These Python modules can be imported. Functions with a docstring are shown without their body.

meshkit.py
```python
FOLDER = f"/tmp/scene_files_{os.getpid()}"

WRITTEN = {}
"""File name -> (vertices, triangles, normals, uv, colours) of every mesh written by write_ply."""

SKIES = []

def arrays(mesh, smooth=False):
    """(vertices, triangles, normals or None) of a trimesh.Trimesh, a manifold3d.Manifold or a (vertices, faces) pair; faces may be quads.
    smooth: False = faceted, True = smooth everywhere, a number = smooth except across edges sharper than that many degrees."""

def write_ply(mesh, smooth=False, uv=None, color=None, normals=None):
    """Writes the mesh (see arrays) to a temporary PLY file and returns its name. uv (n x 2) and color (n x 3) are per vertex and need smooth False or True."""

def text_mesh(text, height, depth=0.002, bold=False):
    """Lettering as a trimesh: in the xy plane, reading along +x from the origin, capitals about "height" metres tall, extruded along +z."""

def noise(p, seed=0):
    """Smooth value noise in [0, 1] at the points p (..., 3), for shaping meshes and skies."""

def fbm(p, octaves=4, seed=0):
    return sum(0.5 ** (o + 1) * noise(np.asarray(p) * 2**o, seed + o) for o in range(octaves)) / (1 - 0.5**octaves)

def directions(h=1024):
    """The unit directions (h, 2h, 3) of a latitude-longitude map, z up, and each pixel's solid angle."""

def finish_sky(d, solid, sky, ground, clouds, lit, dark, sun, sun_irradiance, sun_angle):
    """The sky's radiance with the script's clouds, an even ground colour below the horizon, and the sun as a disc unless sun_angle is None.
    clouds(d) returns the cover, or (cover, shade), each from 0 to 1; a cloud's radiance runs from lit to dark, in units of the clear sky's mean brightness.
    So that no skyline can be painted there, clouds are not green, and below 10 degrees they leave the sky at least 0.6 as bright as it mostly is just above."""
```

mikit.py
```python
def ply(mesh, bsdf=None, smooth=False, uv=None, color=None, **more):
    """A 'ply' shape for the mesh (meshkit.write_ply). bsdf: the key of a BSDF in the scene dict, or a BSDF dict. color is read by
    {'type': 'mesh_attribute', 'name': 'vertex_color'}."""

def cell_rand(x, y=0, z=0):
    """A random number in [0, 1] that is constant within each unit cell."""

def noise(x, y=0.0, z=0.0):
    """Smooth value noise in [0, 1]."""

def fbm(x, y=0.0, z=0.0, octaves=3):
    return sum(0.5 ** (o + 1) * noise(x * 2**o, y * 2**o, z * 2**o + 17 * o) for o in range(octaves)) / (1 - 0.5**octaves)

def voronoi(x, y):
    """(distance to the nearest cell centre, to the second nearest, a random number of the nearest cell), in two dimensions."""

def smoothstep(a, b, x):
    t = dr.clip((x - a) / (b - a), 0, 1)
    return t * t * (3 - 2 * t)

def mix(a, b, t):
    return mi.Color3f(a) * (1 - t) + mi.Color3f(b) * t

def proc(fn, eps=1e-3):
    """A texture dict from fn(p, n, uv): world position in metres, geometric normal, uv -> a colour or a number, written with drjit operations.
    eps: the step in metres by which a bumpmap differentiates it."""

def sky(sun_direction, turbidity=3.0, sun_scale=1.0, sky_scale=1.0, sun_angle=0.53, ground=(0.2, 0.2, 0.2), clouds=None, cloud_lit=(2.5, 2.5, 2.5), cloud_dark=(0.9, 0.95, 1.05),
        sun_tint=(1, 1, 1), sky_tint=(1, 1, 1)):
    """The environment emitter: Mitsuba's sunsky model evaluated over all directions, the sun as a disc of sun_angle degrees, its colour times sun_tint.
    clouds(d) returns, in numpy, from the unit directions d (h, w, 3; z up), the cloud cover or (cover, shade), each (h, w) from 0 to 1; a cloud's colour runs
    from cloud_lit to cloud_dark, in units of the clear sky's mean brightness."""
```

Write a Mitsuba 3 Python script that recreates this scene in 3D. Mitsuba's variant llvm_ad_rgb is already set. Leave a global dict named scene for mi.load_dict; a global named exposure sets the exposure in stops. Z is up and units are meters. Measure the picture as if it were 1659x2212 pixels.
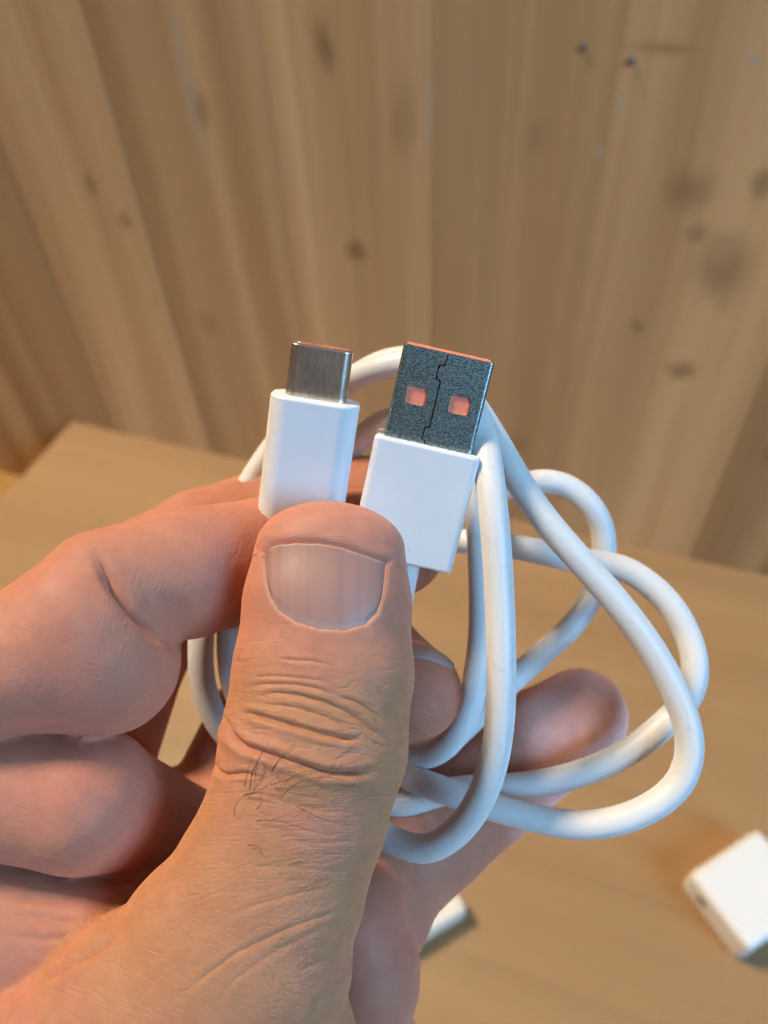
import math, random
import numpy as np, trimesh, drjit as dr, mitsuba as mi, manifold3d as m3
from scipy.interpolate import CubicSpline
from shapely.geometry import Polygon, LineString, box
import mikit, meshkit
from mikit import noise, fbm, smoothstep, mix

rng = np.random.default_rng(7)
random.seed(7)
scene, labels = {}, {}
exposure = -0.30

# ------------------------------------------------------------------ camera
H = 0.40                                   # camera height above the table, metres
FOC, CX, CY = 1662.0, 829.5, 1106.0        # focal length and centre of a 1659 x 2212 picture
dn = np.array([95.0, 1505.0, FOC]); dn /= np.linalg.norm(dn)      # straight down, seen from the camera (x right, y down, z ahead)
ez = -dn; fw = np.array([0, 0, 1.0]); ey = fw - (fw @ ez) * ez; ey /= np.linalg.norm(ey)
R = np.array([np.cross(ey, ez), ey, ez])
CAM = np.array([0, 0, H])
fwd, upv = R @ [0, 0, 1.0], R @ [0, -1.0, 0]
T = mi.ScalarTransform4f
scene['camera'] = dict(type='thinlens', fov=2 * math.degrees(math.atan(CX / FOC)), fov_axis='x', aperture_radius=0.00075, focus_distance=0.0968,
                       near_clip=0.01, far_clip=20.0,
                       to_world=T().look_at(origin=CAM.tolist(), target=(CAM + fwd).tolist(), up=upv.tolist()))

# ------------------------------------------------------------------ light: warm ceiling lamp, cool window behind the photographer
def rgb(*c): return {'type': 'rgb', 'value': list(map(float, c))}
WARM = np.array([1.0, 0.82, 0.60]); COOL = np.array([0.26, 0.585, 0.95])
scene['ceiling_lamp'] = dict(type='sphere', center=[-0.88, 0.60, 1.78], radius=0.20, emitter=dict(type='area', radiance=rgb(*(WARM * 150))))
win_at, win_to = np.array([1.36, -1.25, 1.42]), np.array([0, 0.05, 0.3])
scene['window'] = dict(type='rectangle', emitter=dict(type='area', radiance=rgb(*(COOL * 22))),
                       to_world=T().look_at(origin=win_at.tolist(), target=win_to.tolist(), up=[0, 0, 1]) @ T().scale([0.46, 0.56, 1]))
scene['room_light'] = dict(type='constant', radiance=rgb(0.13, 0.096, 0.066))
labels['ceiling_lamp'] = dict(label='warm round ceiling lamp above the wooden table', category='lamp')
labels['window'] = dict(label='cool bright window behind the photographer', category='window')

# ------------------------------------------------------------------ helpers
def P(u, v, Z):                             # picture point at depth Z (mm) -> camera space mm: x right, y up, z towards the camera
    return np.stack([(np.asarray(u, float) - CX) * Z / FOC, -(np.asarray(v, float) - CY) * Z / FOC, -np.asarray(Z, float) + 0 * np.asarray(u, float)], -1)

def to_world(p):
    q = np.asarray(p, float) * [1e-3, -1e-3, -1e-3]
    return q @ R.T + CAM

def on_table(u, v):
    d = R @ np.array([u - CX, v - CY, FOC])
    return CAM + d * (-H / d[2])

def put(key, mesh, bsdf, label=None, category=None, group=None, kind=None, smooth=False, uv=None, color=None):
    scene[key] = mikit.ply(mesh, bsdf, smooth=smooth, uv=uv, color=color)
    d = {k: x for k, x in dict(label=label, category=category, group=group, kind=kind).items() if x}
    if d: labels[key] = d

def man(m):
    mm = m.to_mesh()
    return trimesh.Trimesh(mm.vert_properties[:, :3], mm.tri_verts, process=False)

def rbox(x0, x1, y0, y1, z0, z1, r, n=16):
    """Rounded box as the hull of eight spheres."""
    s = m3.Manifold.sphere(r, n)
    return m3.Manifold.batch_hull([s.translate((x, y, z)) for x in (x0 + r, x1 - r) for y in (y0 + r, y1 - r) for z in (z0 + r, z1 - r)])

def rrect(x0, x1, y0, y1, r, n=12):
    return box(x0 + r, y0 + r, x1 - r, y1 - r).buffer(r, quad_segs=n)

def prism(poly, z0, z1):
    polys = getattr(poly, 'geoms', [poly])
    loops = [np.asarray(g.exterior.coords)[:-1] for g in polys] + [np.asarray(i.coords)[:-1] for g in polys for i in g.interiors]
    return m3.Manifold.extrude(m3.CrossSection(loops, m3.FillRule.EvenOdd), z1 - z0).translate((0, 0, z0))

# ------------------------------------------------------------------ materials
def principled(c, rough, **k):
    return dict(type='principled', base_color=c if isinstance(c, dict) else rgb(*c), roughness=rough, **k)
def bump(b, fn, scale, eps):
    return {'type': 'bumpmap', 'arbitrary': mikit.proc(fn, eps), 'scale': scale, 'bsdf': b}

# wall coordinates: along the wall and up from the table
W0, W1 = on_table(150, 910), on_table(1659, 1245)
WU = (W1 - W0) / np.linalg.norm(W1 - W0)
WN = np.array([WU[1], -WU[0], 0.0])         # points to the camera
EDGES = [-0.84, -0.75, -0.66, -0.57, -0.48, -0.395, -0.31, -0.22, -0.135, -0.045, 0.043, 0.1275, 0.2215, 0.3033, 0.3830, 0.4795, 0.57, 0.66, 0.75, 0.84, 0.93, 1.02]
TONES = [0.9, 1.0, 0.85, 0.95, 1.02, 0.88, 0.96, 0.74, 0.86, 0.72, 1.0, 0.90, 1.07, 0.84, 1.03, 0.78, 0.95, 0.9, 1.0, 0.86, 0.96]
KNOTS = [(0.2534, 0.286, .006, .013, .55), (0.1826, 0.252, .006, .012, .45), (0.0988, 0.2045, .005, .008, .45), (0.1151, 0.1854, .005, .006, .45), (0.2615, 0.1856, .0075, .0075, .6),
         (0.4406, 0.1439, .008, .007, .6), (0.4137, 0.1662, .005, .006, .45), (0.4224, 0.2386, .012, .011, .42), (0.4455, 0.2030, .015, .021, .5), (0.4300, 0.2190, .006, .006, .4),
         (0.4514, 0.2445, .006, .009, .5), (0.3990, 0.293, .016, .003, .4), (0.352, 0.255, .007, .009, .25), (0.195, 0.06, .010, .010, .4), (0.155, 0.12, .008, .01, .25),
         (0.36, 0.07, .008, .01, .3), (0.29, 0.255, .007, .02, .25), (0.5, 0.1, .007, .012, .4)]
PALE = [(0.3865, 0.2720, .003, .0035, .5), (0.3810, 0.2510, .003, .003, .45), (0.3020, 0.262, .003, .02, .3), (0.1775, 0.265, .004, .05, .3), (0.4335, 0.2905, .003, .003, .6)]

def wood_wall(p, n, uv):
    x = (p.x - W0[0]) * WU[0] + (p.y - W0[1]) * WU[1]
    z = p.z
    tone = mi.Float(TONES[0])
    for e, t in zip(EDGES[1:-1], TONES[1:]):
        tone = dr.select(x > e, t, tone)
    cell = mi.Float(0)
    for i, e in enumerate(EDGES[1:-1]): cell = dr.select(x > e, i + 1.0, cell)
    warp = (fbm(x * 18, z * 5, cell * 3.1, 3) - 0.5) * 0.03
    g1 = fbm((x + warp * .5) * 60 + cell * 7, z * 1.6, cell, 3)
    g2 = fbm((x + warp * .3) * 260 + cell * 3, z * 3.5, cell + 5, 3)
    g3 = noise(x * 1200, z * 40, cell)
    blot = fbm(x * 14 + cell * 5, z * 9, 3.3, 3)
    g0 = fbm(x * 22 + cell * 4, z * .8, cell + 2, 2)
    v = tone * (0.60 + 0.30 * g0 + 0.26 * g1 + 0.16 * g2 + 0.07 * g3 + 0.10 * blot)
    col = mix((0.515, 0.272, 0.112), (0.61, 0.368, 0.172), dr.clip(g1 * 1.3 - .1, 0, 1)) * v
    k = mi.Float(0)
    for a, b, ra, rb, s in KNOTS:
        wob = 0.55 * (noise(x * 130 + a * 50, z * 110, b * 90) - 0.5)
        d = dr.sqrt(dr.square((x - a) / ra) + dr.square((z - b) / rb)) + wob
        k = dr.maximum(k, 0.95 * s * (1 - smoothstep(0.1, 1.25, d)))
    col = mix(col, mi.Color3f(0.125, 0.060, 0.025), k)
    w = mi.Float(0)
    for a, b, ra, rb, s in PALE:
        w = dr.maximum(w, s * (1 - smoothstep(0.5, 1.1, dr.sqrt(dr.square((x - a) / ra) + dr.square((z - b) / rb)))))
    return mix(col, (0.50, 0.42, 0.32), w)

TBL = on_table(1241, 1674); TD = WU; TN = np.array([-TD[1], TD[0], 0])
def wood_table(p, n, uv):
    a = (p.x - TBL[0]) * TD[0] + (p.y - TBL[1]) * TD[1]
    b = (p.x - TBL[0]) * TN[0] + (p.y - TBL[1]) * TN[1]
    cell = dr.floor(b / 0.05 + 100)
    warp = (fbm(a * 5, b * 14, cell, 2) - 0.5) * 0.02
    g1 = fbm(a * 2.2 + cell * 9, (b + warp) * 60, cell, 3)
    g2 = fbm(a * 5, (b + warp * .5) * 420, cell, 2)
    v = 0.92 + 0.10 * g1 + 0.06 * g2 + 0.04 * (mikit.cell_rand(cell, 3, 1) - .5)
    return mix((0.30, 0.168, 0.073), (0.325, 0.188, 0.084), g1) * v

scene['wall_wood'] = dict(type='twosided', bsdf=principled(mikit.proc(wood_wall), 0.5, specular=0.3))
scene['bench_wood'] = principled((0.36, 0.205, 0.062), 0.5, specular=0.3)
scene['table_wood'] = dict(type='twosided', bsdf=principled(mikit.proc(wood_table), 0.5, specular=0.3))
def plug_col(p, n, uv):
    s = smoothstep(0.955, 0.97, noise(p.x * 1300, p.y * 1300, p.z * 1300)) * 0.4 + 0.05 * fbm(p.x * 300, p.y * 300, p.z * 300, 2)
    return mi.Color3f(0.70, 0.70, 0.71) * (1 - s)
scene['white_plastic'] = bump(principled(mikit.proc(plug_col), 0.36, specular=0.45), lambda p, n, uv: fbm(p.x * 4500, p.y * 4500, p.z * 4500, 2), 3.0e-6, 5e-5)
def cord_col(p, n, uv):
    s = smoothstep(0.78, 0.86, noise(p.x * 900, p.y * 900, p.z * 900)) * 0.06
    return mi.Color3f(0.63, 0.63, 0.63) * (1 - s)
scene['cord_plastic'] = principled(mikit.proc(cord_col), 0.42, specular=0.4)
scene['charger_plastic'] = principled((0.72, 0.71, 0.69), 0.4, specular=0.4)
scene['cream_plastic'] = principled((0.72, 0.63, 0.52), 0.4, specular=0.4)
scene['dark_plastic'] = principled((0.12, 0.10, 0.09), 0.5)
scene['orange_plastic'] = principled((0.86, 0.235, 0.145), 0.45, specular=0.35)
def grain(p, n, uv): return noise(p.x * 7000, p.y * 7000, p.z * 7000)
def grain_tone(p, n, uv): return mi.Color3f(0.33, 0.43, 0.43) * (0.45 + 1.1 * smoothstep(.1, .95, noise(p.x * 7000 + 9, p.y * 7000, p.z * 7000)))
scene['steel_grainy'] = bump(principled(mikit.proc(grain_tone), 0.36, metallic=1.0), grain, 1.4e-5, 3e-5)
def scuff(p, n, uv): return fbm(p.x * 1500, p.y * 1500, p.z * 3500, 3)
SX, SY = R @ [math.cos(.167), math.sin(.167), 0], R @ [math.sin(.167), -math.cos(.167), 0]      # across and along the narrow plug
def scuffed(p, n, uv):
    a, b = p.x * SX[0] + p.y * SX[1] + p.z * SX[2], p.x * SY[0] + p.y * SY[1] + p.z * SY[2]
    m = 0.6 * fbm(a * 5000, b * 900, 1.0, 3) + 0.4 * fbm(a * 500, b * 350, 4.0, 2)
    return mi.Color3f(0.80, 0.71, 0.61) * (0.76 + 0.34 * smoothstep(.2, .8, m))
scene['steel_smooth'] = bump(principled(mikit.proc(scuffed), 0.32, metallic=1.0), scuff, 1.6e-5, 5e-5)
scene['nail_head_metal'] = principled((0.19, 0.18, 0.17), 0.5, metallic=0.4)

def skin_relief(p, n, uv):
    a = fbm(p.x * 2600, p.y * 2600, p.z * 2600, 3)
    f, s, r = mikit.voronoi(p.x * 1500 + 30 * p.z, (p.y * .7 - p.z * .7) * 1500)
    return a * 0.7 + 0.5 * dr.minimum(s - f, 0.5)
scene['skin'] = bump(principled({'type': 'mesh_attribute', 'name': 'vertex_color'}, 0.58, specular=0.24, flatness=0.3), skin_relief, 5.0e-5, 6e-5)
scene['nail_plate'] = principled({'type': 'mesh_attribute', 'name': 'vertex_color'}, 0.45, specular=0.35)
scene['hair_dark'] = principled((0.035, 0.02, 0.012), 0.45)

# ------------------------------------------------------------------ the setting: wall of boards and table
def board(u0, u1, z0, z1, front, thick=0.018, org=W0, du=WU, dn_=WN, c=0.0009, g=0.0003):
    """A wall board with a small chamfer at its long edges."""
    prof = [(u0 + g, -thick), (u0 + g, front - c), (u0 + g + c, front), (u1 - g - c, front), (u1 - g, front - c), (u1 - g, -thick)]
    v = [org + du * a + dn_ * b + np.array([0, 0, z]) for z in (z0, z1) for a, b in prof]
    k = len(prof)
    f = [(i, (i + 1) % k, k + (i + 1) % k) for i in range(k)] + [(i, k + (i + 1) % k, k + i) for i in range(k)]
    f += [(0, i + 1, i) for i in range(1, k - 1)] + [(k, k + i, k + i + 1) for i in range(1, k - 1)]
    return trimesh.Trimesh(np.array(v), np.array(f), process=False)

for i, (a, b) in enumerate(zip(EDGES[:-1], EDGES[1:])):
    put('wooden_wall__plank' + (f'_{i:03d}' if i else ''), board(a, b, -0.2, 0.75, 0.0, **(dict(c=0.0010, g=0.0003) if min(abs(b - 0.1275), abs(a - 0.1275)) < .001 else dict(c=0.0003, g=0.00008))), 'wall_wood')
labels['wooden_wall'] = dict(label='pine wall of upright boards with knots and nail holes', category='wall')
for i, (a, z) in enumerate([(0.3681, 0.2915), (0.3878, 0.2877)]):
    h = trimesh.creation.icosphere(subdivisions=2, radius=0.0018); h.vertices[:, 2] *= 0.18
    M = np.eye(4); M[:3, 0], M[:3, 1], M[:3, 2], M[:3, 3] = WU, [0, 0, 1], WN, W0 + WU * a + [0, 0, z] + WN * 0.0008
    h.apply_transform(M)
    put('wooden_wall__nail_head' + (f'_{i:03d}' if i else ''), h, 'nail_head_metal', smooth=True)

bw = 0.05
C0, C1 = on_table(150, 910), on_table(40, 1030)          # the table's left edge
ED = (C1 - C0) / np.linalg.norm(C1 - C0); E0 = C0 - ED * 0.3
cut = Polygon([(C0 + ED * 3.0)[:2], (C0 - ED * .004)[:2] + WN[:2] * .0, (C0 + WU * 1.2)[:2], (C0 + WU * 1.2 + WN * 3.0)[:2]]).buffer(-0.0025, join_style=2)
n_ = 0
for i in range(-60, 9):
    b0, b1 = i * bw + 0.00006, (i + 1) * bw - 0.00006
    q = Polygon([(TBL + TD * a + TN * b)[:2] for a, b in ((-1.2, b0), (0.6, b0), (0.6, b1), (-1.2, b1))]).intersection(cut)
    if q.is_empty or q.area < 1e-5: continue
    z = 0.00005 * (i % 2)
    c = np.array(q.exterior.coords)[:-1]; ci = np.array(q.buffer(-0.0008, join_style=2).exterior.coords)[:-1] if i in (7, 8) else c
    v = np.vstack([np.c_[ci, np.full(len(ci), z)], np.c_[c, np.full(len(c), z - .0008)], np.c_[c, np.full(len(c), -.024)]])
    put('table__plank' + (f'_{n_:03d}' if n_ else ''), trimesh.convex.convex_hull(v), 'table_wood'); n_ += 1
bq = [W0 + WU * a + WN * b for a, b in ((-.6, .0005), (.3, .0005), (.3, .5), (-.6, .5))]
put('bench', trimesh.convex.convex_hull(np.array([q + [0, 0, z] for q in bq for z in (-.088, -.11)])), 'bench_wood', label='lower yellowish wooden surface at the far left edge beside the table', category='bench')
labels['table'] = dict(label='light brown wooden table top made of glued strips, below the hand', category='table')

# ------------------------------------------------------------------ chargers lying on the table
def block(key, corner, du, dv, su, sv, h, r, bsdf, **k):
    m = man(rbox(0, su, 0, sv, 0, h, r, 24).refine_to_length(0.01))
    M = np.eye(4); M[:3, 0], M[:3, 1], M[:3, 2], M[:3, 3] = du, dv, [0, 0, 1], corner
    m.apply_transform(M)
    put(key, m, bsdf, smooth=35, **k)
    return M
A, B = on_table(1466, 1914), on_table(1590, 2080)
du = (B - A); le = np.linalg.norm(du); du /= le; dv = np.array([-du[1], du[0], 0])
hA = 0.020
# the near bottom corner A..B is the left side's foot; the block runs off the frame to the right
M = block('power_adapter', A + [0, 0, .0002], du, dv, le, 0.043, hA, 0.0035, 'charger_plastic', label='white plastic power adapter lying on the table at the right edge', category='power adapter')
hole = man(prism(rrect(-3, 3, -2.4, 2.4, 2.2, 8), -0.6, 0.25)); hole.apply_scale(1e-3)
M2 = M.copy(); M2[:3, 0], M2[:3, 1], M2[:3, 2] = du, [0, 0, 1], np.cross(du, [0, 0, 1]); M2[:3, 3] = A + du * le * 0.30 + np.array([0, 0, hA * .55])
hole.apply_transform(M2)
put('power_adapter__mark', hole, 'dark_plastic')
A2, B2 = on_table(1006, 1982), on_table(880, 2060)
d2 = (B2 - A2); d2 /= np.linalg.norm(d2)
block('small_adapter', A2 + [0, 0, .0002], d2, np.array([d2[1], -d2[0], 0]), 0.05, 0.0095, 0.014, 0.002, 'cream_plastic', label='small cream white plastic block on the table, mostly hidden behind the hand', category='adapter')

# ------------------------------------------------------------------ cable: plugs
def frame(org, roll, tilt, yaw=0.0):
    r, t = math.radians(roll), math.radians(tilt)
    x = np.array([math.cos(r), -math.sin(r), 0]); up = np.array([math.sin(r), math.cos(r), 0])
    y = math.cos(t) * up + math.sin(t) * np.array([0, 0, 1.0]); z = np.cross(x, y)
    a = math.radians(yaw)
    x, z = math.cos(a) * x - math.sin(a) * z, math.sin(a) * x + math.cos(a) * z
    M = np.eye(4); M[:3, 0], M[:3, 1], M[:3, 2], M[:3, 3] = x, y, z, org
    return M
def place(m, M):
    m = m.copy() if isinstance(m, trimesh.Trimesh) else man(m)
    m.vertices = to_world(trimesh.transform_points(m.vertices, M))
    return m
def stood(poly_xz, y0, y1):                 # extrude a section in x-z along y
    return prism(poly_xz, y0, y1).rotate((90, 0, 0)).mirror((0, 1, 0))

def soft_prism(poly, y0, y1, r, steps=4):
    """Section in x-z extruded along y with rounded rims."""
    out = None
    for k in range(steps + 1):
        a = math.pi / 2 * k / steps
        g = poly.buffer(-r * (1 - math.sin(a)), quad_segs=10)
        s = stood(g, y0 + r * (1 - math.cos(a)), y1 - r * (1 - math.cos(a)))
        out = s if out is None else out + s
    return m3.Manifold.hull(out)

MA = frame(P(924, 966, 103.2), 12.7, 15)
bodyA = soft_prism(rrect(-7.3, 7.3, -7.6, 0, 0.9), -16.9, 0, 0.45)
hid = 'charging_cable__wide_plug'
put(hid, place(bodyA, MA), 'white_plastic', label='white housing of the wide plug, right of the narrow one', smooth=25)
L = 12.55; x0, x1, zf, zb = -6.15, 6.15, -1.55, -6.05
outer = soft_prism(rrect(x0, x1, zb, zf, 0.55), -0.5, L, 0.12, 2)
inner = stood(rrect(x0 + .32, x1 - .32, zb + .32, zf - .32, 0.3), -0.4, L + 1)
hw = prism(rrect(-4.38, -1.72, 4.95, 7.35, .35), zf - .6, zf + .2) + prism(rrect(1.55, 4.25, 4.95, 7.35, .35), zf - .6, zf + .2)
seam = LineString([(-0.15, L + .5), (-0.15, 10.95), (-0.95, 10.75), (-0.98, 9.05), (-0.30, 8.8), (-0.30, 2.5), (-0.95, 2.3), (-1.0, .75), (-0.45, .45), (-0.45, -.2)]).buffer(0.32).buffer(-0.238)
shellA = outer - inner - hw - prism(seam, zf - .6, zf + .2)
put(hid + '__shell', place(shellA, MA), 'steel_grainy', label='grainy steel shell with two square openings and a jigsaw seam', smooth=25)
put(hid + '__tongue', place(rbox(x0 + .4, x1 - .4, 0, L + .18, zb + .45, zf - .38, .15) - m3.Manifold.cube((2.7, L - .6, 3)).translate((-1.55, 0, zf - 2.6)), MA), 'orange_plastic', label='orange plastic tongue showing in the openings and at the tip', smooth=25)

MC = frame(P(678, 869, 101.2), 9.6, 19, 3)
bodyC = soft_prism(rrect(-6.05, 6.05, -6.4, 0, 2.7), -19.8, 0, 0.4)
hid = 'charging_cable__narrow_plug'
put(hid, place(bodyC, MC), 'white_plastic', label='white rounded housing of the narrow plug, left of the wide one', smooth=25)
outC = soft_prism(rrect(-4.15, 4.15, -4.55, -1.9, 1.15), -.3, 7.0, 0.35, 4)
inC = stood(rrect(-3.75, 3.75, -4.15, -2.3, .85), 1.5, 8)
put(hid + '__shell', place(outC - inC, MC), 'steel_smooth', label='smooth scuffed steel shell with rounded sides', smooth=30)
put(hid + '__tongue', place(rbox(-3.6, 3.6, 1.0, 6.8, -4.0, -2.45, .3) , MC), 'orange_plastic', label='orange insert inside the tip', smooth=25)

# ------------------------------------------------------------------ cable: cord
CORD = [(888, 1165, 109.8), (876, 1225, 111.8), (862, 1300, 113.5), (845, 1400, 115.5), (800, 1520, 119), (720, 1610, 124), (620, 1640, 128), (530, 1620, 128), (470, 1560, 126), (440, 1480, 124), (434, 1390, 122.5), (455, 1250, 124), (500, 1120, 127), (545, 1035, 128),
        (620, 930, 128), (700, 855, 126), (765, 815, 124), (820, 795, 122), (880, 785, 120), (950, 805, 117), (1005, 855, 112), (1042, 940, 108), (1060, 1050, 105), (1070, 1150, 104), (1077, 1250, 104), (1081, 1350, 104), (1083, 1450, 104),
        (1080, 1550, 104.5), (1067, 1640, 105), (1035, 1730, 106), (985, 1797, 108), (925, 1831, 110), (860, 1820, 113), (790, 1775, 117), (700, 1700, 124), (600, 1620, 130), (530, 1540, 131), (500, 1460, 130), (494, 1380, 129), (510, 1250, 132), (560, 1100, 134),
        (640, 960, 133), (730, 848, 130), (820, 786, 127), (890, 775, 124), (960, 805, 120), (1025, 880, 116), (1085, 978, 113), (1130, 1055, 112), (1200, 1150, 111), (1262, 1220, 111), (1330, 1298, 111), (1400, 1391, 111), (1450, 1478, 111),
        (1482, 1560, 111), (1489, 1625, 111), (1467, 1690, 111), (1410, 1741, 111), (1335, 1772, 111), (1250, 1782, 112), (1150, 1766, 113), (1060, 1742, 114), (980, 1715, 116), (900, 1685, 119), (830, 1650, 124), (740, 1590, 130), (660, 1480, 136), (640, 1330, 139),
        (660, 1180, 139), (710, 1040, 136), (770, 955, 132), (840, 908, 128), (920, 915, 124), (985, 965, 121), (1022, 1050, 119), (1036, 1150, 118), (1040, 1250, 118), (1041, 1330, 118), (1037, 1400, 118), (1026, 1475, 118), (1010, 1535, 118), (985, 1584, 118),
        (945, 1622, 119), (900, 1634, 121), (840, 1620, 125), (770, 1560, 130), (740, 1450, 135), (760, 1320, 140), (830, 1180, 142), (930, 1090, 138), (1010, 1060, 134), (1087, 1054, 132), (1130, 1046, 131), (1178, 1040, 130), (1226, 1052, 130), (1270, 1086, 130),
        (1299, 1137, 131), (1305, 1190, 132), (1294, 1253, 133), (1268, 1308, 133), (1224, 1364, 132), (1178, 1405, 131), (1139, 1441, 129), (1100, 1475, 127), (1055, 1520, 126), (1010, 1565, 126), (960, 1607, 127), (900, 1625, 128), (830, 1600, 130), (780, 1520, 133),
        (770, 1400, 137), (820, 1270, 138), (900, 1190, 134), (996, 1169, 128), (1060, 1175, 126), (1120, 1183, 124), (1180, 1195, 123), (1240, 1208, 123), (1300, 1217, 123), (1345, 1228, 122), (1397, 1258, 121), (1450, 1310, 120), (1488, 1380, 119), (1501, 1440, 118),
        (1493, 1490, 118), (1471, 1527, 118), (1440, 1559, 118), (1395, 1598, 118), (1338, 1635, 118), (1253, 1671, 118), (1167, 1692, 118.5), (1110, 1699, 119), (1040, 1702, 120), (967, 1710, 121), (920, 1722, 122), (870, 1735, 123), (800, 1720, 124), (730, 1650, 124), (680, 1500, 122),
        (655, 1350, 118), (640, 1230, 113.2), (636, 1130, 108.5)]
def tube_mesh(pts, r, n=28, close=True):
    t = np.gradient(pts, axis=0); t /= np.linalg.norm(t, axis=1, keepdims=True)
    a = np.zeros_like(pts); a0 = np.cross(t[0], [0.3, 0.2, 0.9]); a[0] = a0 / np.linalg.norm(a0)
    for i in range(1, len(pts)):
        v = a[i - 1] - (a[i - 1] @ t[i]) * t[i]; a[i] = v / np.linalg.norm(v)
    b = np.cross(t, a); ang = np.arange(n) * 2 * np.pi / n
    rr = np.broadcast_to(r, (len(pts),))[:, None, None]
    v = pts[:, None] + rr * (np.cos(ang)[None, :, None] * a[:, None] + np.sin(ang)[None, :, None] * b[:, None])
    i, j = np.meshgrid(np.arange(len(pts) - 1), np.arange(n), indexing='ij')
    q = np.stack([i * n + j, i * n + (j + 1) % n, (i + 1) * n + (j + 1) % n, (i + 1) * n + j], -1).reshape(-1, 4)
    f = np.vstack([q[:, [0, 1, 2]], q[:, [0, 2, 3]]])
    return v.reshape(-1, 3), f
def spline(pts, step):
    d = np.r_[0, np.cumsum(np.linalg.norm(np.diff(pts, axis=0), axis=1))]
    return CubicSpline(d, pts)(np.linspace(0, d[-1], max(4, int(d[-1] / step))))
C = np.array(CORD, float)
v, f = tube_mesh(to_world(spline(P(C[:, 0], C[:, 1], C[:, 2]), 0.6)), 0.00203)
put('charging_cable__cord', (v, f), 'cord_plastic', smooth=True)
labels['charging_cable'] = dict(label='coiled white charging cable with two plugs, held between thumb and fingers', category='cable')

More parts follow.
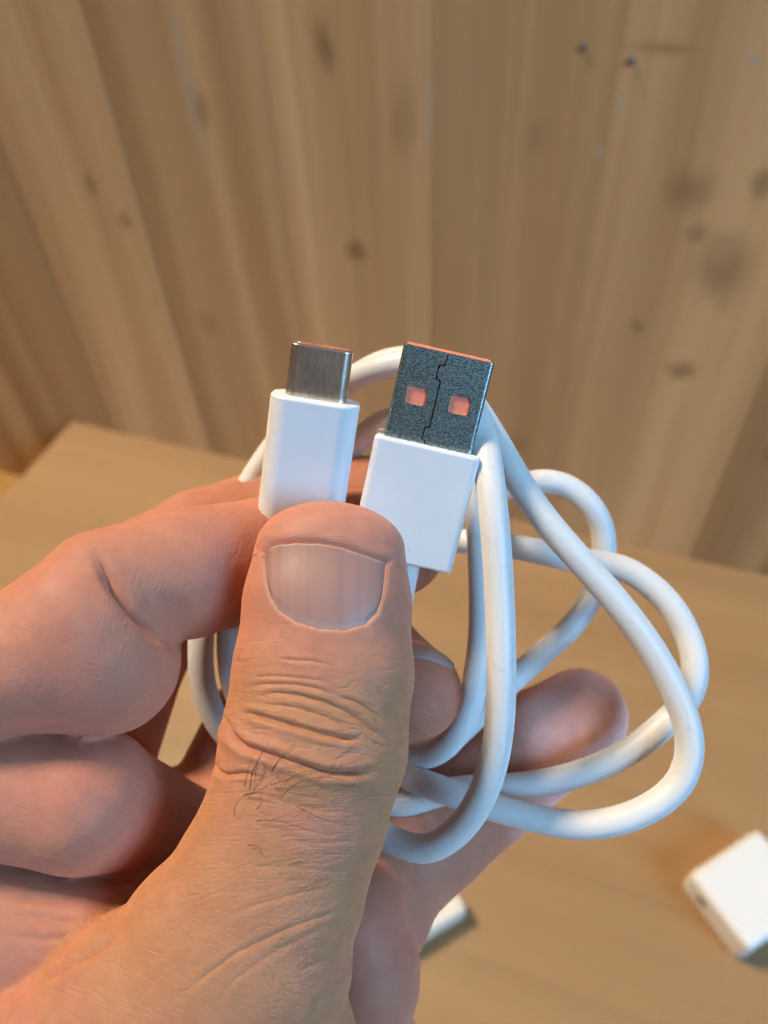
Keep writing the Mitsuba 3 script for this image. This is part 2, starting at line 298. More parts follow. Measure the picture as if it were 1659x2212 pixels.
# ------------------------------------------------------------------ the hand: a field of rounded, tapered segments
def sst(a, b, x): t = np.clip((x - a) / (b - a), 0, 1); return t * t * (3 - 2 * t)
def seg(p, A, B, wa, wb, ra, rb, ca, cb):
    ab = B - A; Ls = np.linalg.norm(ab); ax = ab / Ls
    s = np.cross(ax, [0, 0, 1.0]); s /= np.linalg.norm(s); n = np.cross(ax, s)
    mid, ext = (A + B) / 2, Ls / 2 + max(wa, wb, ra, rb) + 7
    out = np.full(len(p), 60.0)
    k = np.nonzero(((p - mid) ** 2).sum(1) < ext * ext)[0]
    if not len(k): return out
    q = p[k] - A
    al = q @ ax; t = np.clip(al / Ls, 0, 1); al = al - t * Ls
    w, r = wa + (wb - wa) * t, ra + (rb - ra) * t
    c = np.where(t > 0.5, cb, ca)
    x, y = q @ s, q @ n
    k0 = np.sqrt((x / w) ** 2 + (y / r) ** 2 + (al / c) ** 2)
    k1 = np.sqrt((x / w ** 2) ** 2 + (y / r ** 2) ** 2 + (al / c ** 2) ** 2) + 1e-9
    out[k] = np.where(k0 < 1e-3, -np.minimum(w, r), k0 * (k0 - 1) / k1)
    return out
def smin(a, b, k):
    h = np.clip(0.5 + 0.5 * (b - a) / k, 0, 1)
    return b + (a - b) * h - k * h * (1 - h)
def chain(st, k=1.0):
    """st: (u, v, depth, half width, half thickness[, cap])"""
    pts = [P(s[0], s[1], s[2]) for s in st]
    def fn(p):
        d = None
        for a, b, A, B in zip(st[:-1], st[1:], pts[:-1], pts[1:]):
            e = seg(p, A, B, a[3], b[3], a[4], b[4], a[5] if len(a) > 5 else (a[3] + a[4]) / 2, b[5] if len(b) > 5 else (b[3] + b[4]) / 2)
            d = e if d is None else smin(d, e, k)
        return d
    return fn
def blend(fns, k):
    def fn(p):
        d = fns[0](p)
        for g in fns[1:]: d = smin(d, g(p), k)
        return d
    return fn
THUMB = chain([(715, 1183, 99.5, 9.6, 6.6, 6.0), (707, 1300, 98.5, 10.65, 7.5), (699, 1450, 97, 11.3, 8.1), (678, 1610, 95.8, 11.6, 8.5), (642, 1755, 94.8, 11.05, 8.4), (577, 1920, 94, 11.9, 8.8), (510, 2060, 93.5, 14.4, 9.5),
               (440, 2230, 94, 19.6, 11), (350, 2450, 94, 21, 15), (230, 2750, 98, 24, 18)], 1.0)
META = chain([(430, 2140, 94.0, 8.6, 8.6), (100, 2275, 94.5, 9.7, 9.5), (-220, 2420, 97, 12, 12)], 1.0)
INDEX_TIP = chain([(225, 1268, 101, 7.7, 8.4), (400, 1238, 106, 8.9, 8.6), (600, 1200, 114, 8.9, 8.0), (850, 1170, 118.5, 8.6, 7.4, 8.4)], 1.0)
INDEX_MID = blend([chain([(187, 1345, 99, 9.6, 9.8), (95, 1415, 98.5, 9.6, 9.8), (-75, 1468, 97.5, 8.2, 9.5)], 1.0), chain([(225, 1425, 99.5, 9.2, 9.0), (232, 1432, 99.5, 9.4, 9.0)], 1)], 3.0)
INDEX_LOW = chain([(-90, 1688, 99.5, 8.2, 9), (180, 1725, 100.5, 9.2, 9), (300, 1775, 112, 8.2, 8.5), (430, 1830, 124, 8, 8)], 1)
WEB = chain([(-90, 2000, 101, 10.3, 10), (200, 2026, 102, 9.1, 9), (300, 2000, 104, 7.5, 8)], 1)
MIDDLE = chain([(215, 1650, 131, 9, 8.5), (305, 1400, 129, 8, 8), (330, 1220, 126, 8, 8), (430, 1165, 128, 8, 8), (600, 1108, 132, 8.2, 8), (790, 1092, 134, 8.4, 8), (900, 1130, 133, 7.6, 7.4)], 1.5)
RING = chain([(480, 1700, 138, 8.6, 8), (545, 1560, 140, 8.2, 8), (660, 1440, 137, 7.8, 7.5), (820, 1425, 123, 7.3, 7.2), (903, 1498, 111, 6.5, 6.3)], 1.0)
PINKY = chain([(1256, 1544, 131, 7.9, 7.4), (1155, 1610, 131, 9.1, 8.2), (1045, 1704, 131, 9.4, 8.6), (940, 1795, 129, 9.5, 9), (820, 1890, 126, 10.5, 10)], 1.0)
PALM = chain([(180, 1800, 130, 10.5, 9), (480, 1802, 132, 11.5, 9), (720, 1890, 127, 13, 10), (800, 1960, 122, 11, 9)], 1.0)
HEEL = chain([(772, 1985, 112.5, 7.3, 8.5), (797, 2085, 112, 7.2, 8.5), (803, 2118, 112, 6.9, 8.5)], 1.0)
WRIST = blend([chain([(785, 2280, 111, 8.4, 9), (790, 2420, 112, 11, 11)], 1), chain([(520, 2120, 118, 18, 11), (480, 2400, 114, 24, 13), (300, 2750, 114, 28, 18)], 2)], 4)
KNUCKLES = blend([chain([(-170, 1430, 108, 11, 12), (-235, 1700, 112, 12, 14), (-260, 2000, 114, 14, 15), (-120, 2420, 112, 20, 17)], 3), chain([(60, 2420, 106, 22, 16), (170, 2800, 108, 29, 21), (-150, 3700, 122, 32, 25)], 3)], 8.0)
def FING_I(p):
    a, b = smin(INDEX_TIP(p), INDEX_MID(p), 1.0), INDEX_LOW(p)
    return smin(a, b, 1.0) + 0.45 * np.exp(-((a - b) / 1.6) ** 2)          # a pressed fold between the two
BACK = blend([MIDDLE, RING, PINKY, PALM], 2.0)
def HAND(p):
    d = blend([THUMB, META], 5.0)(p)
    w = WEB(p)
    d = smin(d, w, 0.7)
    g = FING_I(p)
    d = smin(d, g, 1.0) + 0.7 * np.exp(-((w - g) / 1.2) ** 2) * sst(-31, -36, p[:, 0])
    d = smin(d, BACK(p), 1.0)
    d = smin(d, HEEL(p), 1.0)
    d = smin(d, KNUCKLES(p), 5.0)
    return smin(d, WRIST(p), 1.5)

def surface_nets(F, org, h):
    s = F < 0
    nx, ny, nz = F.shape
    cnt = np.zeros((nx - 1, ny - 1, nz - 1), np.float32); acc = np.zeros((nx - 1, ny - 1, nz - 1, 3), np.float32)
    idx = np.indices((nx, ny, nz), np.float32)
    for ax in range(3):
        lo = [slice(None)] * 3; hi = [slice(None)] * 3; lo[ax], hi[ax] = slice(0, -1), slice(1, None)
        a, b = F[tuple(lo)], F[tuple(hi)]
        cr = s[tuple(lo)] != s[tuple(hi)]
        e = np.nonzero(cr); t = a[e] / (a[e] - b[e])
        pos = np.stack(e, -1).astype(np.float32); pos[:, ax] += t
        o = [k for k in range(3) if k != ax]
        for da in (0, 1):
            for db in (0, 1):
                c = [x.copy() for x in e]; c[o[0]] = c[o[0]] - da; c[o[1]] = c[o[1]] - db
                ok = np.all([(c[k] >= 0) & (c[k] < cnt.shape[k]) for k in range(3)], axis=0)
                cc = tuple(x[ok] for x in c)
                np.add.at(cnt, cc, 1); np.add.at(acc, cc, pos[ok])
    cells = cnt > 0
    num = np.full(cnt.shape, -1); num[cells] = np.arange(cells.sum())
    v = acc[cells] / cnt[cells][:, None] * h + org
    quads = []
    for ax in range(3):
        o = [(ax + 1) % 3, (ax + 2) % 3]
        lo = [slice(None)] * 3; hi = [slice(None)] * 3; lo[ax], hi[ax] = slice(0, -1), slice(1, None)
        e = np.stack(np.nonzero(s[tuple(lo)] != s[tuple(hi)]), -1)
        e = e[(e[:, o[0]] > 0) & (e[:, o[1]] > 0) & (e[:, o[0]] < F.shape[o[0]] - 1) & (e[:, o[1]] < F.shape[o[1]] - 1)]
        ins = s[tuple(e.T)]
        q = []
        for da, db in ((1, 1), (0, 1), (0, 0), (1, 0)):
            c = e.copy(); c[:, o[0]] -= da; c[:, o[1]] -= db; q.append(num[tuple(c.T)])
        q = np.stack(q, -1); q[~ins] = q[~ins][:, ::-1]
        quads.append(q)
    q = np.vstack(quads)
    return v, np.vstack([q[:, [0, 1, 2]], q[:, [0, 2, 3]]])

def subdivide(v, f):
    e = np.sort(np.vstack([f[:, [0, 1]], f[:, [1, 2]], f[:, [2, 0]]]), axis=1).astype(np.int64)
    key, inv = np.unique(e[:, 0] * len(v) + e[:, 1], return_inverse=True)
    mid = (v[key // len(v)] + v[key % len(v)]) / 2
    n = len(f); a, b, c = inv[:n] + len(v), inv[n:2 * n] + len(v), inv[2 * n:] + len(v)
    return np.vstack([v, mid]), np.vstack([np.stack([f[:, 0], a, c], 1), np.stack([f[:, 1], b, a], 1), np.stack([f[:, 2], c, b], 1), np.stack([a, b, c], 1)])

def normals(v, f):
    fn = np.cross(v[f[:, 1]] - v[f[:, 0]], v[f[:, 2]] - v[f[:, 0]])
    n = np.stack([np.bincount(f.ravel(), np.repeat(fn[:, k], 3), len(v)) for k in range(3)], -1)
    return n / (np.linalg.norm(n, axis=1, keepdims=True) + 1e-12)

h = 1.15
lo, hi = np.array([-100.0, -150.0, -156.0]), np.array([47.0, 12.0, -74.0])
dims = ((hi - lo) / h).astype(int)
G = np.stack(np.meshgrid(*[lo[k] + h * np.arange(dims[k]) for k in range(3)], indexing='ij'), -1).reshape(-1, 3)
Fv = HAND(G)
# close the forearm where it leaves the modelled space
Fv = np.maximum(Fv, -(G[:, 1] - (lo[1] + 2 * h))); Fv = np.maximum(Fv, -(G[:, 0] - (lo[0] + 2 * h)))
v, f = surface_nets(Fv.reshape(dims).astype(np.float32), lo, h)
def snap(v, f, it=2):
    for _ in range(it):
        n = normals(v, f)
        ok = (v[:, 1] > lo[1] + 4 * h) & (v[:, 0] > lo[0] + 4 * h)
        v = v - n * (np.clip(HAND(v), -.5, .5) * ok)[:, None] * 0.85
    return v
v, f = subdivide(v, f); v = snap(v, f, 2)
v, f = subdivide(v, f); v = snap(v, f, 1)
# light smoothing where segments of one finger meet
def relax(v, f, it):
    e = np.vstack([f[:, [0, 1]], f[:, [1, 2]], f[:, [2, 0]]])
    deg = np.bincount(e.ravel(), minlength=len(v))
    for _ in range(it):
        s = np.stack([np.bincount(e[:, 0], v[e[:, 1], k], len(v)) + np.bincount(e[:, 1], v[e[:, 0], k], len(v)) for k in range(3)], -1)
        v = v + 0.5 * (s / deg[:, None] - v)
    return v
v = relax(v, f, 6)
def refine(v, f, mark):
    """Splits the marked faces in four and their neighbours to fit, so that no gaps open."""
    e = np.sort(np.vstack([f[:, [0, 1]], f[:, [1, 2]], f[:, [2, 0]]]), axis=1).astype(np.int64)
    key = e[:, 0] * len(v) + e[:, 1]
    cut = np.unique(key[np.tile(mark, 3)])
    at = np.searchsorted(cut, key); at[at == len(cut)] = 0
    m = np.where(cut[at] == key, at + len(v), -1).reshape(3, len(f)).T
    nv = np.vstack([v, (v[cut // len(v)] + v[cut % len(v)]) / 2])
    n = (m >= 0).sum(1); out = [f[n == 0]]
    a, b = f[n == 3], m[n == 3]
    out += [np.stack([a[:, 0], b[:, 0], b[:, 2]], 1), np.stack([a[:, 1], b[:, 1], b[:, 0]], 1), np.stack([a[:, 2], b[:, 2], b[:, 1]], 1), b]
    for want in (1, 2):
        for k in range(3):
            r = [k, (k + 1) % 3, (k + 2) % 3]
            sel = (n == want) & ((m[:, k] >= 0) if want == 1 else (m[:, k] < 0))
            a, b = f[sel][:, r], m[sel][:, r]
            if want == 1: out += [np.stack([a[:, 0], b[:, 0], a[:, 2]], 1), np.stack([b[:, 0], a[:, 1], a[:, 2]], 1)]
            else: out += [np.stack([a[:, 2], b[:, 2], b[:, 1]], 1), np.stack([a[:, 0], a[:, 1], b[:, 1]], 1), np.stack([a[:, 0], b[:, 1], b[:, 2]], 1)]
    return nv, np.vstack(out)
def seen(v, f, thumb_only):
    c = v[f].mean(1); n = np.cross(v[f[:, 1]] - v[f[:, 0]], v[f[:, 2]] - v[f[:, 0]])
    u = np.stack([CX - FOC * c[:, 0] / c[:, 2], CY + FOC * c[:, 1] / c[:, 2]], -1)
    k = ((n * -c).sum(1) > 0) & (u > [-60, 900]).all(1) & (u < [1450, 2300]).all(1)
    if thumb_only: k[k] = THUMB(c[k]) < 0.8
    return k
v, f = refine(v, f, seen(v, f, False)); v = relax(v, f, 2)
v, f = refine(v, f, seen(v, f, True)); v = relax(v, f, 2)
print('hand', len(v), len(f))
N = normals(v, f)
def pix(v): return np.stack([CX - FOC * v[:, 0] / v[:, 2], CY + FOC * v[:, 1] / v[:, 2]], -1)
UV = pix(v)
facing = (N * -v).sum(1) / np.linalg.norm(v, axis=1)

# ---- relief of the thumb: nail bed, folds at the joint, fine wrinkles
def pl_dist(q, pl):
    """distance to a polyline and the position along it (0..1)"""
    pl = np.asarray(pl, float); best = np.full(len(q), 1e9); at = np.zeros(len(q)); n = len(pl) - 1
    for i in range(n):
        a, b = pl[i], pl[i + 1]; ab = b - a
        t = np.clip(((q - a) @ ab) / (ab @ ab), 0, 1)
        d = np.linalg.norm(q - a - t[:, None] * ab, axis=1)
        k = d < best; best[k] = d[k]; at[k] = (i + t[k]) / n
    return best, at
def Z1(pts): return [(384 + x * .3307, 1042.4 + y * .3307) for x, y in pts]     # readings off an enlarged part
def Z4(pts): return [(x * .5622, 1426.4 + y * .5622) for x, y in pts]
thumb_d = THUMB(v)
on_thumb = (thumb_d < 1.2) & (facing > 0.05)
ti = np.nonzero(on_thumb)[0]; q = UV[ti]
disp = np.zeros(len(ti))
def crease(pl, depth, width, lip=0.35, taper=0.25):
    global disp
    pl = np.asarray(pl, float)
    near = np.nonzero(((q > pl.min(0) - 5 * width) & (q < pl.max(0) + 5 * width)).all(1))[0]
    if not len(near): return
    d, t = pl_dist(q[near], pl)
    env = np.clip(np.minimum(t, 1 - t) / taper + 0.05, 0, 1)
    disp[near] += env * depth * (-0.6 * np.exp(-(d / width) ** 2) - 0.55 * np.exp(-d / (.42 * width)) + lip * np.exp(-((d - 2.2 * width) / (1.4 * width)) ** 2))
crease(Z1([(520, 1395), (640, 1375), (800, 1395), (960, 1440), (1100, 1500), (1190, 1560), (1250, 1610), (1330, 1660), (1410, 1720)]), .24, 6.0, .5)
crease(Z1([(390, 1495), (500, 1515), (620, 1550), (800, 1600), (950, 1645), (1090, 1675), (1200, 1682)]), .44, 6.5, .45, .15)
crease(Z1([(315, 1540), (345, 1650), (430, 1720), (560, 1765), (700, 1810), (850, 1860), (960, 1897), (1100, 1905), (1310, 1890)]), .64, 8, .45, .12)
crease(Z1([(235, 1810), (260, 1880), (310, 1910), (420, 1900), (560, 1930)]), .35, 6)
crease(Z1([(440, 1330), (560, 1318), (760, 1320), (900, 1345), (1010, 1380)]), .17, 5)
crease(Z1([(640, 1150), (760, 1160), (870, 1165), (1000, 1190)]), .14, 4)
crease(Z1([(480, 1270), (640, 1265), (820, 1280), (980, 1300)]), .12, 4)
crease(Z1([(1040, 1400), (1150, 1430), (1260, 1490), (1330, 1560)]), .16, 5)
crease(Z1([(560, 1440), (760, 1470), (960, 1530), (1100, 1600)]), .13, 4)
crease(Z1([(330, 1440), (300, 1540), (330, 1620)]), .25, 7)
crease([(70, 2132), (140, 2096), (214, 2050), (262, 2010)], .3, 10, .3, .2)
for l, d_ in [([(1360, 940), (1240, 985), (1100, 1035), (900, 1130), (760, 1235), (640, 1330)], .26), ([(1300, 870), (1150, 895), (1000, 935), (860, 990)], .20), ([(1370, 1080), (1290, 1130), (1150, 1200)], .20), ([(1385, 1090), (1330, 1200), (1220, 1320), (1190, 1397)], .35),
              ([(1330, 990), (1180, 1060), (1040, 1130), (900, 1230), (820, 1330)], .14), ([(1140, 560), (1250, 585), (1370, 580)], .2), ([(840, 440), (870, 465), (950, 470), (1100, 440)], .18), ([(980, 500), (1080, 545), (1200, 570), (1340, 560)], .16),
              ([(1100, 700), (1250, 705), (1400, 690)], .14), ([(900, 800), (1080, 790), (1300, 815), (1400, 800)], .12), ([(760, 1010), (720, 1060), (740, 1100), (690, 1180)], .14), ([(700, 1120), (600, 1220), (520, 1330)], .12), ([(560, 1150), (470, 1250), (400, 1380)], .12)]:
    crease(Z4(l), d_ * .38, 6.5, .4)
def ridged(x, y, seed, sharp=.72):
    n_ = meshkit.fbm(np.c_[x, y, 0 * x], 2, seed); r = 1 - np.abs(2 * n_ - 1) * 1.6
    return np.clip((r - sharp) / (1 - sharp), 0, 1)
qa = np.radians(np.interp(q[:, 1], [1150, 1500, 1700, 1850, 2212], [4, 8, 12, -14, -42]))
wx = 26 * (meshkit.fbm(np.c_[q / 70, 0 * q[:, 0]], 2, 21) - .5); wy = 26 * (meshkit.fbm(np.c_[q / 70, 0 * q[:, 0]], 2, 22) - .5)
ra_, rb_ = (q[:, 0] + wx) * np.cos(qa) + (q[:, 1] + wy) * np.sin(qa), -(q[:, 0] + wx) * np.sin(qa) + (q[:, 1] + wy) * np.cos(qa)
joint = np.exp(-((q[:, 1] - 1600) / 170) ** 2); low = sst(1700, 1900, q[:, 1]); tip = 1 - sst(1300, 1420, q[:, 1])
disp -= (.062 * joint + .034 * low + .010) * ridged(ra_ / 75, rb_ / 13, 31)
disp -= (.032 * joint + .022 * low + .012) * ridged(ra_ / 30, rb_ / 6.5, 32)
cr = np.maximum(ridged((q[:, 0] + q[:, 1]) / 14, (q[:, 0] - q[:, 1]) / 6, 33, .6), ridged((q[:, 0] + q[:, 1]) / 6, (q[:, 0] - q[:, 1]) / 14, 34, .6))
disp -= (.013 + .007 * low) * cr
tipd = np.hypot((q[:, 0] - 715) * 1.0, (q[:, 1] - 1330) * 1.15)              # print ridges over the tip
disp += tip * .014 * np.sin((tipd + 10 * meshkit.fbm(np.c_[q / 60, 0 * q[:, 0]], 2, 40)) * 2 * np.pi / 7.5) * (q[:, 1] < 1180)
# nail
NT = np.array([(571, 1194), (585, 1181), (603, 1176), (640, 1174), (690, 1175), (735, 1183), (780, 1198), (835, 1217)], float)
NB = np.array([(571, 1205), (577, 1255), (585, 1287), (603, 1318), (640, 1343), (690, 1358), (745, 1361), (790, 1349), (814, 1324), (827, 1280), (833, 1240), (835, 1222)], float)
poly = Polygon(np.vstack([NT, NB[::-1]]))
ring = np.array(poly.exterior.coords)
import shapely
near = np.nonzero(((q > [500, 1100]) & (q < [900, 1450])).all(1))[0]
inside = np.zeros(len(q), bool); inside[near] = shapely.contains_xy(poly, q[near, 0], q[near, 1])
dist = np.full(len(q), 1e3); dist[near], _ = pl_dist(q[near], ring)
dB = np.full(len(q), 1e3); dB[near], _ = pl_dist(q[near], NB)
dT = np.full(len(q), 1e3); dT[near], _ = pl_dist(q[near], NT)
sd = np.where(inside, -dist, dist)
lipw = np.exp(-(dB / 38) ** 2) * (~inside)
disp += np.where(inside, -0.42 * np.clip(dist / 6, 0, 1), 0)
disp += 0.16 * lipw                                        # fold around the sides and the root
disp += -0.16 * np.exp(-(dB / 5) ** 2)
above = (~inside) & (dT < dB)
disp += np.where(above, -0.40 * np.exp(-(dT / 9) ** 2) + 0.10 * np.exp(-((dT - 22) / 12) ** 2), 0)
v[ti] += N[ti] * disp[:, None]
# ---- relief of the other fingers: shallow cross lines
def field(fn): return (fn(v) < 1.0)
fi = np.nonzero(~on_thumb & (facing > 0) & (UV[:, 0] < 560) & (UV[:, 1] < 2150))[0]
q2 = UV[fi]
m_tip = (q2[:, 1] < 1420) & (q2[:, 0] > 200)
ph = np.where(m_tip, q2[:, 0] * 1.0 + q2[:, 1] * .22, q2[:, 1] * .9 - q2[:, 0] * .30)
wob = 18 * (meshkit.fbm(np.c_[q2 / 90, 0 * q2[:, 0]], 3, 5) - .5)
amp = meshkit.noise(np.c_[q2 / 60, 0 * q2[:, 0]], 9)
d2_ = 0.012 * np.sin((ph + wob * 2) * 2 * np.pi / 11) * amp + 0.10 * (meshkit.fbm(np.c_[q2 / 45, 0 * q2[:, 0]], 3, 2) - .5)
def crease2(pl, depth, width):
    global d2_
    d, t = pl_dist(q2, pl); env = np.clip(np.minimum(t, 1 - t) / .3, 0, 1)
    d2_ += -env * depth * np.exp(-(d / width) ** 2)
crease2([(200, 1185), (232, 1245), (285, 1320), (345, 1375), (415, 1405)], 1.1, 15); crease2([(215, 1200), (250, 1270), (300, 1330), (360, 1380)], .9, 4)
for pl in ([(0, 1975), (120, 1990), (200, 2000)], [(0, 2020), (90, 2030), (230, 2020)], [(20, 1940), (140, 1945)]): crease2(pl, .2, 10)
cr2 = np.maximum(meshkit.noise(np.c_[(q2[:, 0] + q2[:, 1]) / 12, (q2[:, 0] - q2[:, 1]) / 5, 0 * q2[:, 0]], 51), meshkit.noise(np.c_[(q2[:, 0] + q2[:, 1]) / 5, (q2[:, 0] - q2[:, 1]) / 12, 0 * q2[:, 0]], 52))
d2_ -= .045 * cr2
v[fi] += N[fi] * d2_[:, None]
pc = np.nonzero((UV[:, 0] > 790) & (facing > 0.05) & (UV[:, 1] > 1680) & (v[:, 2] < -112))[0]; q4 = UV[pc]; d4 = np.zeros(len(pc))
for pl, dp, wd in (([(925, 1755), (960, 1785), (1000, 1835)], .35, 7), ([(880, 1765), (930, 1810), (960, 1860)], .25, 6), ([(1100, 1560), (1150, 1640), (1190, 1720)], .3, 9), ([(860, 1800), (890, 1860), (905, 1930)], .25, 8)):
    d, t = pl_dist(q4, pl); d4 -= np.clip(np.minimum(t, 1 - t) / .3, 0, 1) * dp * np.exp(-(d / wd) ** 2)
v[pc] += N[pc] * d4[:, None]
# pinky tip ridges
pi_ = np.nonzero((UV[:, 0] > 880) & (facing > 0.1) & (UV[:, 1] < 1720))[0]; q3 = UV[pi_]
v[pi_] += N[pi_] * (0.03 * np.sin((q3[:, 1] * .8 - .6 * q3[:, 0] + 14 * meshkit.fbm(np.c_[q3 / 80, 0 * q3[:, 0]], 2, 3)) * 2 * np.pi / 9))[:, None]

# ---- skin colour
col = np.tile([0.465, 0.192, 0.122], (len(v), 1))
def tint(w, c):
    global col
    w = np.clip(w, 0, 1)[:, None]; col = col * (1 - w) + np.array(c) * w
U_, V_ = UV[:, 0], UV[:, 1]
th = (thumb_d < 1.5)
tint(th * sst(1330, 1560, V_), (0.425, 0.196, 0.100))                    # tanned back of the thumb
tint(th * sst(1800, 2050, V_) * .6, (0.445, 0.200, 0.106))
tint(th * (1 - sst(1150, 1330, V_)) * .7, (0.50, 0.215, 0.155))
pinkish = meshkit.fbm(v / 9.0, 3, 4)
tint(sst(.5, .75, pinkish) * .55, (0.475, 0.19, 0.13))
for a, b, ra, s in [(300, 1950, 110, .6), (160, 1480, 120, .35), (150, 1690, 110, .4), (500, 1180, 110, .35), (840, 2030, 90, .6), (1250, 1540, 190, 1.0), (930, 1490, 60, .6)]:
    tint((~th & (U_ < 1100)) * s * np.exp(-((U_ - a) ** 2 + (V_ - b) ** 2) / ra ** 2), (0.49, 0.165, 0.125))
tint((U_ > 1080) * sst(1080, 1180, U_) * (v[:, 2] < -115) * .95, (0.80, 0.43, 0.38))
fr = meshkit.fbm(v / 1.6, 3, 8)
col *= (0.89 + 0.22 * fr)[:, None]
colt = col[ti]
def tt(w, c):
    global colt
    w = np.clip(w, 0, 1)[:, None]; colt = colt * (1 - w) + np.array(c) * w
tt((~inside) * np.exp(-(dB / 5.5) ** 2) * (.0 + .75 * meshkit.noise(np.c_[q / 7, 0 * q[:, 0]], 2)) * sst(1240, 1330, q[:, 1]), (0.60, 0.42, 0.28))   # dry cuticle
tt(above * .7 * np.exp(-(dT / 8) ** 2), (0.47, 0.15, 0.11))
tt(inside * 1.0, (0.40, 0.18, 0.15))
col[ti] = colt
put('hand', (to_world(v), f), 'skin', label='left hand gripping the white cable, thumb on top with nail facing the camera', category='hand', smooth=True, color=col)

# ---- thumbnail plate
nc, nr = 90, 70
xs = np.linspace(571.5, 834.5, nc)
tops, bots = np.interp(xs, NT[:, 0], NT[:, 1]), np.interp(xs, NB[:, 0], NB[:, 1])
tops += 1.6 * (meshkit.noise(np.c_[xs / 14, 0 * xs, 0 * xs], 4) - .5)
tg = np.linspace(0, 1, nr)
gu = np.repeat(xs[:, None], nr, 1); gv = tops[:, None] + (bots - tops)[:, None] * tg[None]
def thumb_depth(u, w):                       # walk along the ray until the plain thumb surface
    Z = np.full(len(u), 84.0)
    for _ in range(40): Z += np.clip(THUMB(P(u, w, Z)), -2, 2) * 0.8
    return Z
gz = thumb_depth(gu.ravel(), gv.ravel())
base = P(gu.ravel(), gv.ravel(), gz).reshape(nc, nr, 3)
tx, ty = np.gradient(base, axis=0), np.gradient(base, axis=1)
nn = np.cross(tx, ty); nn /= np.linalg.norm(nn, axis=-1, keepdims=True); nn *= np.sign((nn * -base).sum(-1))[..., None]
ridge = 0.010 * (meshkit.noise(np.c_[gu.ravel() / 5, gv.ravel() / 300, 0 * gz], 6).reshape(nc, nr) - .5) + 0.012 * (meshkit.noise(np.c_[gu.ravel() / 16, gv.ravel() / 300, 0 * gz], 3).reshape(nc, nr) - .5)
edge = np.minimum((xs - 571)[:, None] / 14, (835 - xs)[:, None] / 14); edge = np.clip(np.minimum(edge, (1 - tg)[None] * 8), 0, 1)
off = -0.22 + 0.20 * edge + ridge
topv = base + nn * off[..., None]; botv = base + nn * (off - 0.42)[..., None]
vn = np.vstack([topv.reshape(-1, 3), botv.reshape(-1, 3)])
ii, jj = np.meshgrid(np.arange(nc - 1), np.arange(nr - 1), indexing='ij')
a = (ii * nr + jj).ravel(); qd = np.stack([a, a + 1, a + nr + 1, a + nr], 1)
fq = [qd, qd[:, ::-1] + nc * nr]
rim = np.r_[np.arange(nc) * nr, (nc - 1) * nr + np.arange(1, nr), (np.arange(nc - 1)[::-1]) * nr + nr - 1, np.arange(1, nr - 1)[::-1]]
r2 = np.roll(rim, -1)
fq.append(np.stack([rim, r2, r2 + nc * nr, rim + nc * nr], 1))
fq = np.vstack(fq); fn3 = np.vstack([fq[:, [0, 1, 2]], fq[:, [0, 2, 3]]])
tn = trimesh.Trimesh(vn, fn3, process=False)
if (tn.face_normals[0] @ -tn.triangles_center[0]) < 0: fn3 = fn3[:, ::-1]
cn_ = np.tile([0.325, 0.172, 0.142], (nc * nr, 1))
s_ = np.repeat(meshkit.noise(np.c_[xs / 9, 0 * xs, 0 * xs], 12)[:, None], nr, 1).ravel()
cn_ *= (0.93 + 0.12 * s_)[:, None]
mid = np.exp(-((gu.ravel() - 680) / 60) ** 2 - ((gv.ravel() - 1255) / 60) ** 2)
cn_ = cn_ * (1 - .35 * mid[:, None]) + np.array([0.33, 0.195, 0.145]) * .4 * mid[:, None]
lun = np.clip((np.repeat(tg[None], nc, 0).ravel() - .84) / .16, 0, 1) * .45
cn_ = cn_ * (1 - lun[:, None]) + np.array([0.45, 0.31, 0.29]) * lun[:, None]
fe = np.clip(1 - (gv - tops[:, None]).ravel() / 4.5, 0, 1) * .65
cn_ = cn_ * (1 - fe[:, None]) + np.array([0.52, 0.43, 0.31]) * fe[:, None]
put('hand__thumbnail', (to_world(vn), fn3), 'nail_plate', label='short thumbnail with a pale uneven edge', smooth=True, color=np.vstack([cn_, cn_]))

# ---- nail of the fingertip right of the thumb
def cap_nail(cu, cv, cz, r, d, wide, long_):
    """A curved plate on the sphere of a fingertip, centred on direction d."""
    d = np.asarray(d, float) / np.linalg.norm(d); e1 = np.cross(d, [0, 0, 1.0]); e1 /= np.linalg.norm(e1); e2 = np.cross(d, e1)
    g, k = np.meshgrid(np.linspace(-1, 1, 24), np.linspace(-1, 1, 24), indexing='ij')
    di = d + np.tan(g * wide)[..., None] * e1 + np.tan(k * long_ * np.sqrt(1 - .45 * g ** 2))[..., None] * e2
    di /= np.linalg.norm(di, axis=-1, keepdims=True)
    c0 = P(cu, cv, cz)
    o = c0 + di.reshape(-1, 3) * (r + .22); i_ = c0 + di.reshape(-1, 3) * (r - .35)
    n_ = 24; a = (np.arange(n_ - 1)[:, None] * n_ + np.arange(n_ - 1)).ravel(); qd = np.stack([a, a + 1, a + n_ + 1, a + n_], 1)
    rim = np.r_[np.arange(n_) * n_, (n_ - 1) * n_ + np.arange(1, n_), (np.arange(n_ - 1)[::-1]) * n_ + n_ - 1, np.arange(1, n_ - 1)[::-1]]
    r2 = np.roll(rim, -1)
    fq = np.vstack([qd, qd[:, ::-1] + n_ * n_, np.stack([rim, r2, r2 + n_ * n_, rim + n_ * n_], 1)])
    return trimesh.Trimesh(np.vstack([o, i_]), np.vstack([fq[:, [0, 1, 2]], fq[:, [0, 2, 3]]]), process=False)
nm = cap_nail(903, 1498, 111, 6.5, (0.25, 0.9, 0.1), .6, .42)
nm.fix_normals()
put('hand__fingernail', (to_world(nm.vertices), nm.faces), 'nail_plate', label='fingernail edge on the fingertip right of the thumb', smooth=True, color=np.tile([0.40, 0.28, 0.25], (len(nm.vertices), 1)))

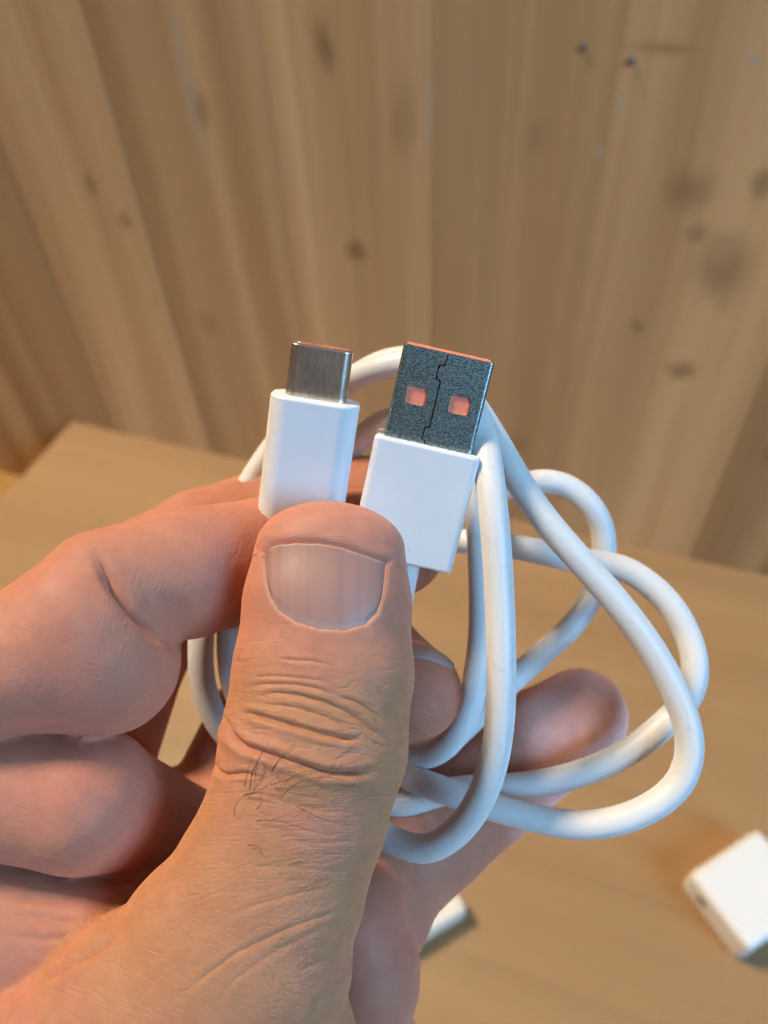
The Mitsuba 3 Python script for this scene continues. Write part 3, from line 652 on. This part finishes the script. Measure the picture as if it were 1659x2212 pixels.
# ---- hair on the thumb's back
HAIRS = [Z1([(440, 1991), (455, 1890), (490, 1790)]), Z1([(470, 1990), (490, 1900), (545, 1790)]), Z1([(505, 1925), (530, 1810), (600, 1700)]), Z1([(610, 1900), (660, 1810), (770, 1710)]), Z4([(935, 520), (1000, 500), (1060, 440)]),
         Z4([(1040, 480), (1130, 450), (1240, 425), (1375, 385)]), Z4([(940, 515), (1010, 510), (1100, 545)]), Z4([(900, 600), (905, 560), (935, 522)]), Z4([(985, 570), (1005, 545), (1000, 515)]), Z4([(1080, 530), (1150, 470), (1240, 450), (1345, 470)]),
         Z4([(985, 618), (1080, 620), (1180, 650), (1310, 660)]), Z4([(1140, 560), (1230, 605), (1350, 632)]), Z4([(955, 710), (985, 715), (1010, 755)]), Z4([(1095, 470), (1150, 435), (1230, 425)]), Z4([(1045, 430), (1080, 380), (1150, 330)]), Z4([(960, 495), (970, 430), (1010, 350)]),
         Z4([(1060, 500), (1180, 520), (1290, 545)])]
hr = np.random.default_rng(5)
for _ in range(14):                          # finer hairs spread across the joint
    u0_, v0_ = hr.uniform(560, 790), hr.uniform(1640, 1800); a_ = hr.normal(-.6, .16); l_ = hr.uniform(35, 85); b_ = hr.normal(.25, .2)
    HAIRS.append([(u0_ + l_ * t * math.cos(a_ + b_ * t), v0_ + l_ * t * math.sin(a_ + b_ * t)) for t in (0, .33, .66, 1)])
hv, hf, at = [], [], 0
for k_, hs in enumerate(HAIRS):
    hs = np.array(hs); c = spline(hs, 4.0) if len(hs) > 2 else hs
    Z = thumb_depth(c[:, 0], c[:, 1]); t = np.linspace(0, 1, len(c))
    p3 = P(c[:, 0], c[:, 1], Z - 0.55 - 0.8 * np.sin(t * np.pi) * .6 - .25 * t)
    a_, b_ = tube_mesh(to_world(p3), ((0.000044 if k_ < 17 else 0.000027) * (1 - .6 * t)), 6)
    hv.append(a_); hf.append(b_ + at); at += len(a_)
for hs in ([(40, 1275, 99), (12, 1300, 97), (-8, 1345, 96)], [(22, 1292, 99), (0, 1312, 97), (-18, 1345, 96)]):
    hs = np.array(hs, float); c = spline(P(hs[:, 0], hs[:, 1], hs[:, 2]), 0.4)
    a_, b_ = tube_mesh(to_world(c), 0.00004, 6); hv.append(a_); hf.append(b_ + at); at += len(a_)
put('hand__hair', (np.vstack(hv), np.vstack(hf)), 'hair_dark', label='sparse dark hairs below the thumb joint', smooth=True, kind='stuff')
